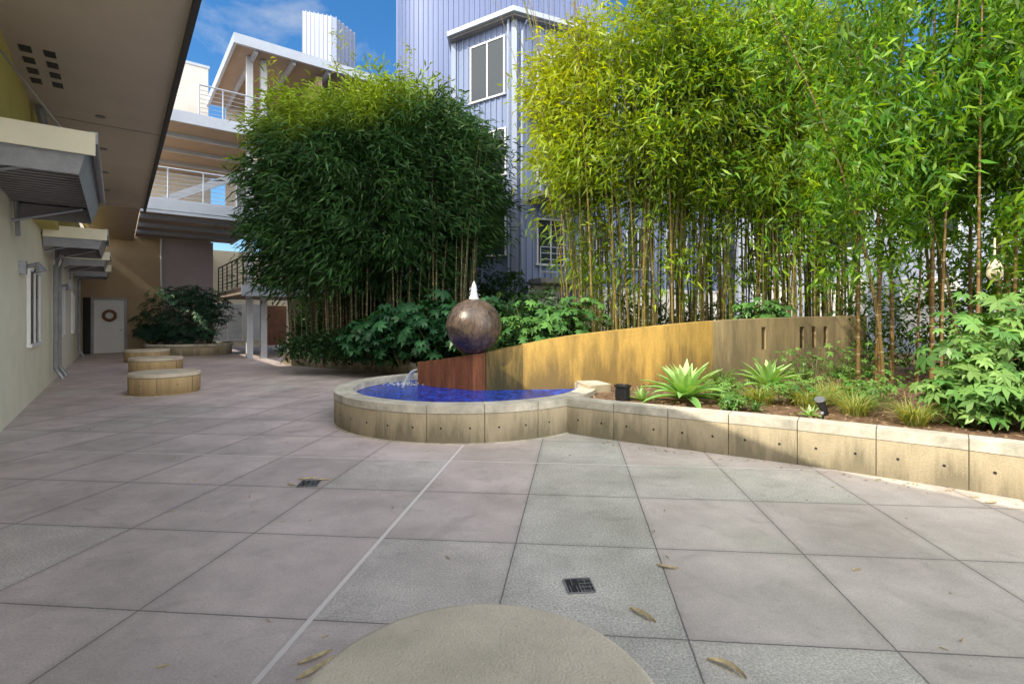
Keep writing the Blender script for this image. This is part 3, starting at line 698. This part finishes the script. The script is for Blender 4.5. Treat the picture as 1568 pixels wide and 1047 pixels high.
leaves('leaf_mass',LP,LD,rng.uniform(.13,.23,len(LP)),rng.uniform(.03,.048,len(LP)),C,parent=ng)
def bushmass(name,boxes,n,base,alt,Lr,Wr,k='leaf',dens=.0,droop=.3,seed=1):
    Ps=[]
    for (cx_,cy_,cz_,rx,ry,rz_) in boxes:
        m=int(n*rx*rz_/ (sum(q[3]*q[5] for q in boxes))); q=rng.normal(size=(m,3)); q=nrm(q)*(rng.random((m,1))**.35); Ps.append(q*[rx,ry,rz_]+[cx_,cy_,cz_])
    P=np.concatenate(Ps); P=P[(vnoise(P,4,seed)>-.6)&(P[:,2]>.4)]
    LP,LD=sprays(P,nrm(rng.normal(size=P.shape)*[1,1,.5]),5,.07,droop)
    leaves(name,LP,LD,rng.uniform(*Lr,len(LP)),rng.uniform(*Wr,len(LP)),greens(len(LP),base,alt,.9,.35),k,flat=.8)
bushmass('garden_shrubs',[(x,12.2+.35*x+random.uniform(-.3,.3),1.1,.9,.7,random.uniform(.7,1.1)) for x in np.arange(-.5,8,.8)]+[(8.6,9.5,1.4,1.3,1.2,1.3),(10,8.2,1.6,1.4,1.2,1.5),(7.8,11,1.2,1,1,1.1),(9.2,6.6,1.5,1.3,1.,1.3),(10.5,10,2.6,2,1.5,2.2)],6500,(.035,.09,.02),(.10,.18,.035),(.10,.2),(.03,.06),seed=5)
bushmass('garden_shrubs',[(x,13.2-.2*(x+3),.75,.8,.6,.5) for x in np.arange(-5.5,-1,.8)]+[(-.2,10.9,1.1,1.0,.6,.8),(.7,10.4,1.2,.8,.6,.9),(-1.3,11.6,1.2,.8,.6,.7)]+[(x,16.3-.25*(x+3),1.6,1.0,.5,1.4) for x in np.arange(-6.5,0,.9)],6500,(.018,.05,.025),(.05,.11,.035),(.12,.24),(.04,.07),'leaf_dark',seed=6)

# ---------------------------------------------------------------- palmate (fatsia) plants
def palmate(name,stems,rad,base,alt,lobes=7,parent=None,lw_=.19):
    V=[];F=[];CC=[]
    for (x,y,z,dx,dy,dz) in stems:
        nrmv=Vector((dx,dy,dz)).normalized(); a=nrmv.cross(Vector((random.uniform(-1,1),random.uniform(-1,1),.2))).normalized(); bq=nrmv.cross(a)
        r=rad*random.uniform(.5,1.25); f=random.random(); col=(np.array(base)*(1-f)+np.array(alt)*f)*random.uniform(.7,1.3)
        c=Vector((x,y,z))
        for l in range(lobes):
            th=(l-(lobes-1)/2)*(4.4/(lobes-1)); dr=a*math.cos(th)+bq*math.sin(th); sd=nrmv.cross(dr)
            ll=r*(1-.25*abs(th)/2.2); w=r*lw_; o=len(V)
            tip=c+dr*ll-nrmv*ll*.28
            mid=c+dr*ll*.55+nrmv*ll*.02
            V+=[tuple(c),tuple(mid+sd*w),tuple(tip),tuple(mid-sd*w)]; F.append((o,o+1,o+2,o+3)); CC+=[col]*4
    return colmesh(name,V,F,np.array(CC),'leaf_thick',parent)
def fatsia(name,clumps,n,rad,base,alt,lobes=7,lw_=.19):
    e=empty(name); st=[]; b=B()
    for (cx_,cy_,cz_,rx,ry,rz_) in clumps:
        for i in range(n):
            q=Vector((random.gauss(0,1),random.gauss(0,1),random.gauss(0,1))).normalized()*random.uniform(.3,1.12)
            x,y,z=cx_+q.x*rx,cy_+q.y*ry,max(.45,cz_+q.z*rz_); st.append((x,y,z,q.x*.6+random.uniform(-.5,.5),q.y*.6-.25+random.uniform(-.5,.5),.9))
            if i%14==0: b.tube([(cx_+q.x*.15,cy_+q.y*.1,.38),((cx_+x)/2,(cy_+y)/2,(z+.4)/2+.1),(x,y,z)],[.012,.009,.004],'stem',5)
    palmate('leaves',st,rad,base,alt,lobes,e,lw_); b.build('stems',e)
fatsia('fatsia_shrub',[(-2.6,12.3,1.15,.9,.6,.75),(-1.7,11.4,1.25,.8,.6,.8),(-3.6,12.9,1.0,.7,.6,.55),(-.9,10.9,1.3,.7,.5,.7)],240,.24,(.02,.07,.035),(.045,.15,.055))
fatsia('fatsia_shrub',[(5.3,5.6,1.15,.8,.6,.6),(4.75,5.25,.75,.45,.4,.3),(6.1,5.6,1.3,.8,.7,.65),(5.4,4.7,.7,.6,.4,.35),(6.0,4.4,.9,.6,.5,.5)],260,.15,(.075,.19,.045),(.23,.38,.10),lw_=.16)
fatsia('fatsia_shrub',[(5.2,10.6,1.65,.7,.4,.25),(1.2,9.9,1.5,.6,.5,.45),(.4,9.6,1.3,.6,.5,.5)],90,.16,(.05,.14,.04),(.12,.26,.06))
fatsia('fatsia_shrub',[(3.6,6.7,.55,.45,.35,.15),(4.3,6.3,.6,.4,.3,.2),(3.0,7.2,.52,.4,.3,.15),(4.9,8.3,.75,.9,.6,.35),(6.0,8.6,.8,.9,.6,.4),(2.7,6.2,.5,.2,.15,.1),(4.9,6.9,.6,.5,.4,.2)],110,.07,(.06,.17,.03),(.18,.32,.07),5)
pl=empty('raised_planter'); b=B(); pts=[(-15.0,20.9),(-14.2,20.2),(-12.8,20.3),(-11.9,21.2),(-12.5,22.6),(-14.5,22.8)]
sp_=smoothpath(pts+[pts[0]],6); b.prism([tuple(p) for p in sp_[:-1]],0,.4,'conc','soil'); 
for i in range(len(sp_)-1): 
    b.tube([(sp_[i].x,sp_[i].y,.41),(sp_[i+1].x,sp_[i+1].y,.41)],.07,'cap',6)
b.build('planter_body',pl)
fatsia('japanese_maple_shrub',[(-14.2,21.2,1.5,1.4,.8,.75),(-12.6,21.3,1.75,1.1,.8,.8),(-13.4,21.1,2.4,1.6,.7,.45),(-14.8,21.1,.9,.8,.5,.35),(-13.2,20.8,.9,1.2,.4,.35)],420,.19,(.022,.06,.045),(.05,.12,.07),7,.12)

# ---------------------------------------------------------------- agaves, grasses
def agave(x,y,z,R,n=34,name='agave_plant',colA=(.18,.36,.10),colB=(.40,.56,.24)):
    V=[];F=[];C=[]
    for i in range(n):
        a=i*2.39996+random.uniform(-.15,.15); el=math.radians(8+75*(i/n)**.9)+random.uniform(-.08,.08); L_=R*(1.0-.25*(i/n))*random.uniform(.85,1.15); w=R*.12
        h=Vector((math.cos(a),math.sin(a),0)); sd=Vector((-math.sin(a),math.cos(a),0)); o=len(V); col=np.array(colA)*(1-i/n)+np.array(colB)*(i/n); col=col*random.uniform(.85,1.15)
        seg_=6; p=Vector((x,y,z))+h*.02; ang=el
        for s_ in range(seg_+1):
            t=s_/seg_; ww=w*(.55+1.3*t-1.85*t*t*1.0) if t<1 else 0.002; ww=max(ww,.002)
            up=Vector((-h.x*math.sin(ang),-h.y*math.sin(ang),math.cos(ang)))
            V+=[tuple(p-sd*ww+up*ww*.5),tuple(p),tuple(p+sd*ww+up*ww*.5)]; C+=[col*1.35,col,col*1.35]
            p=p+(h*math.cos(ang)+Vector((0,0,math.sin(ang))))*(L_/seg_); ang-=.10*(1-i/n)+.03
        for s_ in range(seg_):
            q=o+s_*3; F+=[(q,q+1,q+4,q+3),(q+1,q+2,q+5,q+4)]
    return colmesh(name,V,F,np.array(C),'leaf_thick',None,True)
agave(2.28,6.75,.44,.66,46); agave(3.95,7.9,.44,.58,34); agave(2.95,7.0,.40,.2,16); agave(2.9,6.1,.40,.17,14,colA=(.05,.12,.04),colB=(.1,.2,.06)); agave(3.35,5.75,.40,.18,14); agave(1.75,6.9,.4,.25,16)
def grass(name,spots,n,h,colA,colB):
    V=[];F=[];C=[]
    for (x,y,r) in spots:
        for i in range(n):
            a=random.random()*6.28; rr=r*random.random()**.5*.35; p=Vector((x+rr*math.cos(a),y+rr*math.sin(a),.38)); hd=Vector((math.cos(a+random.gauss(0,.5)),math.sin(a+random.gauss(0,.5)),0)); sd=Vector((-hd.y,hd.x,0)); L_=h*random.uniform(.6,1.15)
            ang=random.uniform(1.0,1.5); f=random.random(); col=(np.array(colA)*(1-f)+np.array(colB)*f); o=len(V); w=.006
            for s_ in range(5):
                ww=w*(1-s_/4)+.0008; V+=[tuple(p-sd*ww),tuple(p+sd*ww)]; C+=[col,col]; p=p+(hd*math.cos(ang)+Vector((0,0,math.sin(ang))))*(L_/4); ang-=random.uniform(.25,.6)
            for s_ in range(4): q=o+s_*2; F.append((q,q+1,q+3,q+2))
    colmesh(name,V,F,np.array(C),'leaf',None)
grass('ornamental_grass',[(3.75,6.45,.5),(4.1,6.7,.5),(3.95,5.9,.35),(4.5,7.0,.4),(4.2,5.35,.3),(3.2,6.6,.3)],240,.42,(.15,.26,.05),(.46,.43,.19))
grass('ornamental_grass',[(.2,9.2,.6),(.8,9.3,.6),(-.1,9.9,.7),(1.3,9.2,.5)],300,.85,(.05,.11,.03),(.18,.22,.07))
grass('ornamental_grass',[(5.2,9.2,.6),(6.1,9.5,.6),(4.2,8.7,.5),(6.8,9.6,.5),(3.4,8.3,.4)],200,.5,(.06,.14,.04),(.18,.27,.08))

# ---------------------------------------------------------------- garden lights
def spot(x,y,z,tall):
    e=empty('garden_spotlight'); b=B()
    if tall:
        b.tube([(x,y,z),(x,y,z+.12)],.012,'black',8); b.tube([(x+.04,y+.02,z+.10),(x-.05,y-.03,z+.25)],[.032,.045],'black',14); b.tube([(x-.05,y-.03,z+.25),(x-.058,y-.034,z+.27)],[.05,.05],'galv',14); b.tube([(x-.02,y,z+.1),(x+.02,y,z+.16)],.02,'galv',6)
    else:
        b.lathe((x,y),[(.10,z),(.10,z+.17),(.115,z+.175),(.115,z+.2),(.09,z+.2),(.085,z+.185),(.001,z+.185)],'black',20)
    b.build('lamp_body',e)
spot(3.25,5.35,.40,True); spot(1.5,6.95,.40,False)
b=B(); b.lathe((6.6,7.0),[(.001,2.0),(.05,2.02),(.09,2.09),(.085,2.19),(.05,2.28),(.012,2.31),(.012,2.6)],'beige',14)
b.build('hanging_lantern',None,True)

# ---------------------------------------------------------------- light, world, camera
az=math.radians(50); el=math.radians(42)
dirv=Vector((math.sin(az)*math.cos(el),math.cos(az)*math.cos(el),-math.sin(el)))
sd=bpy.data.lights.new('sun','SUN'); sd.energy=5.0; sd.angle=math.radians(.5); sd.color=(1,.92,.76)
so=bpy.data.objects.new('sun',sd); so.rotation_euler=dirv.to_track_quat('-Z','Y').to_euler(); scene.collection.objects.link(so)
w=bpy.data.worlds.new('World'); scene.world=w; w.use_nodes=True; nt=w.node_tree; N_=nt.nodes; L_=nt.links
sky=N_.new('ShaderNodeTexSky'); sky.sky_type='NISHITA'; sky.sun_disc=False; sky.sun_elevation=el; sky.sun_rotation=math.radians(230); sky.air_density=1.0; sky.dust_density=.4; sky.ozone_density=3.0
hs=N_.new('ShaderNodeHueSaturation'); hs.inputs['Saturation'].default_value=1.3; hs.inputs['Value'].default_value=1.35; L_.new(sky.outputs[0],hs.inputs['Color'])
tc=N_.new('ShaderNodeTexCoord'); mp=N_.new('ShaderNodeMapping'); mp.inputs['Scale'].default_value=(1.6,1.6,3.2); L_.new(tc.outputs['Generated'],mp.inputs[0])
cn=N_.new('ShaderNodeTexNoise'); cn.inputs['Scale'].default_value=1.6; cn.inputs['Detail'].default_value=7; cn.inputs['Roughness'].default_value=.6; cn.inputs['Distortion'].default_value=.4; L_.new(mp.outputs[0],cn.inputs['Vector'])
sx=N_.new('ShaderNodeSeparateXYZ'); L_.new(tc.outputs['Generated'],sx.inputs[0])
br=N_.new('ShaderNodeMapRange'); br.inputs[1].default_value=.25; br.inputs[2].default_value=-.35; br.inputs[3].default_value=-.09; br.inputs[4].default_value=.30; L_.new(sx.outputs[1],br.inputs[0])  # extra cloud cover added on the unseen side, behind the camera
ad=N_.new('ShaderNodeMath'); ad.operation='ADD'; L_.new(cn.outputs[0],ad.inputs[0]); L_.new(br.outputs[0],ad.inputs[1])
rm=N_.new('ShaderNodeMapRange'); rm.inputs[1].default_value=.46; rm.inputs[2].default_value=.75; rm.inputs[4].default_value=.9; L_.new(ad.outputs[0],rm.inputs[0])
bc2=N_.new('ShaderNodeMapRange'); bc2.inputs[1].default_value=.2; bc2.inputs[2].default_value=-.3; bc2.inputs[3].default_value=6.5; bc2.inputs[4].default_value=23; L_.new(sx.outputs[1],bc2.inputs[0])  # added clouds behind the camera are far brighter, to fill the shade
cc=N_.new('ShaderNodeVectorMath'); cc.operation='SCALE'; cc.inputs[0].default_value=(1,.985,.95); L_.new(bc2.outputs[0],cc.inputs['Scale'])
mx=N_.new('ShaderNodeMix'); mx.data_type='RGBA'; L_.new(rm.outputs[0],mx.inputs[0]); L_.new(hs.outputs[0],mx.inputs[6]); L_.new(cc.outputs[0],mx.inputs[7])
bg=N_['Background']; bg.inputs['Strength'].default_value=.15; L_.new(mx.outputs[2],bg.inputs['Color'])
cam=bpy.data.cameras.new('camera'); co=bpy.data.objects.new('camera',cam); scene.collection.objects.link(co)
co.location=(0,0,1.5); co.rotation_euler=(math.radians(90),0,0); cam.lens=18; cam.sensor_width=36; cam.shift_y=-.023; cam.clip_start=.05; cam.clip_end=1000
scene.camera=co
scene.view_settings.view_transform='Standard'; scene.view_settings.look='None'; scene.view_settings.exposure=0
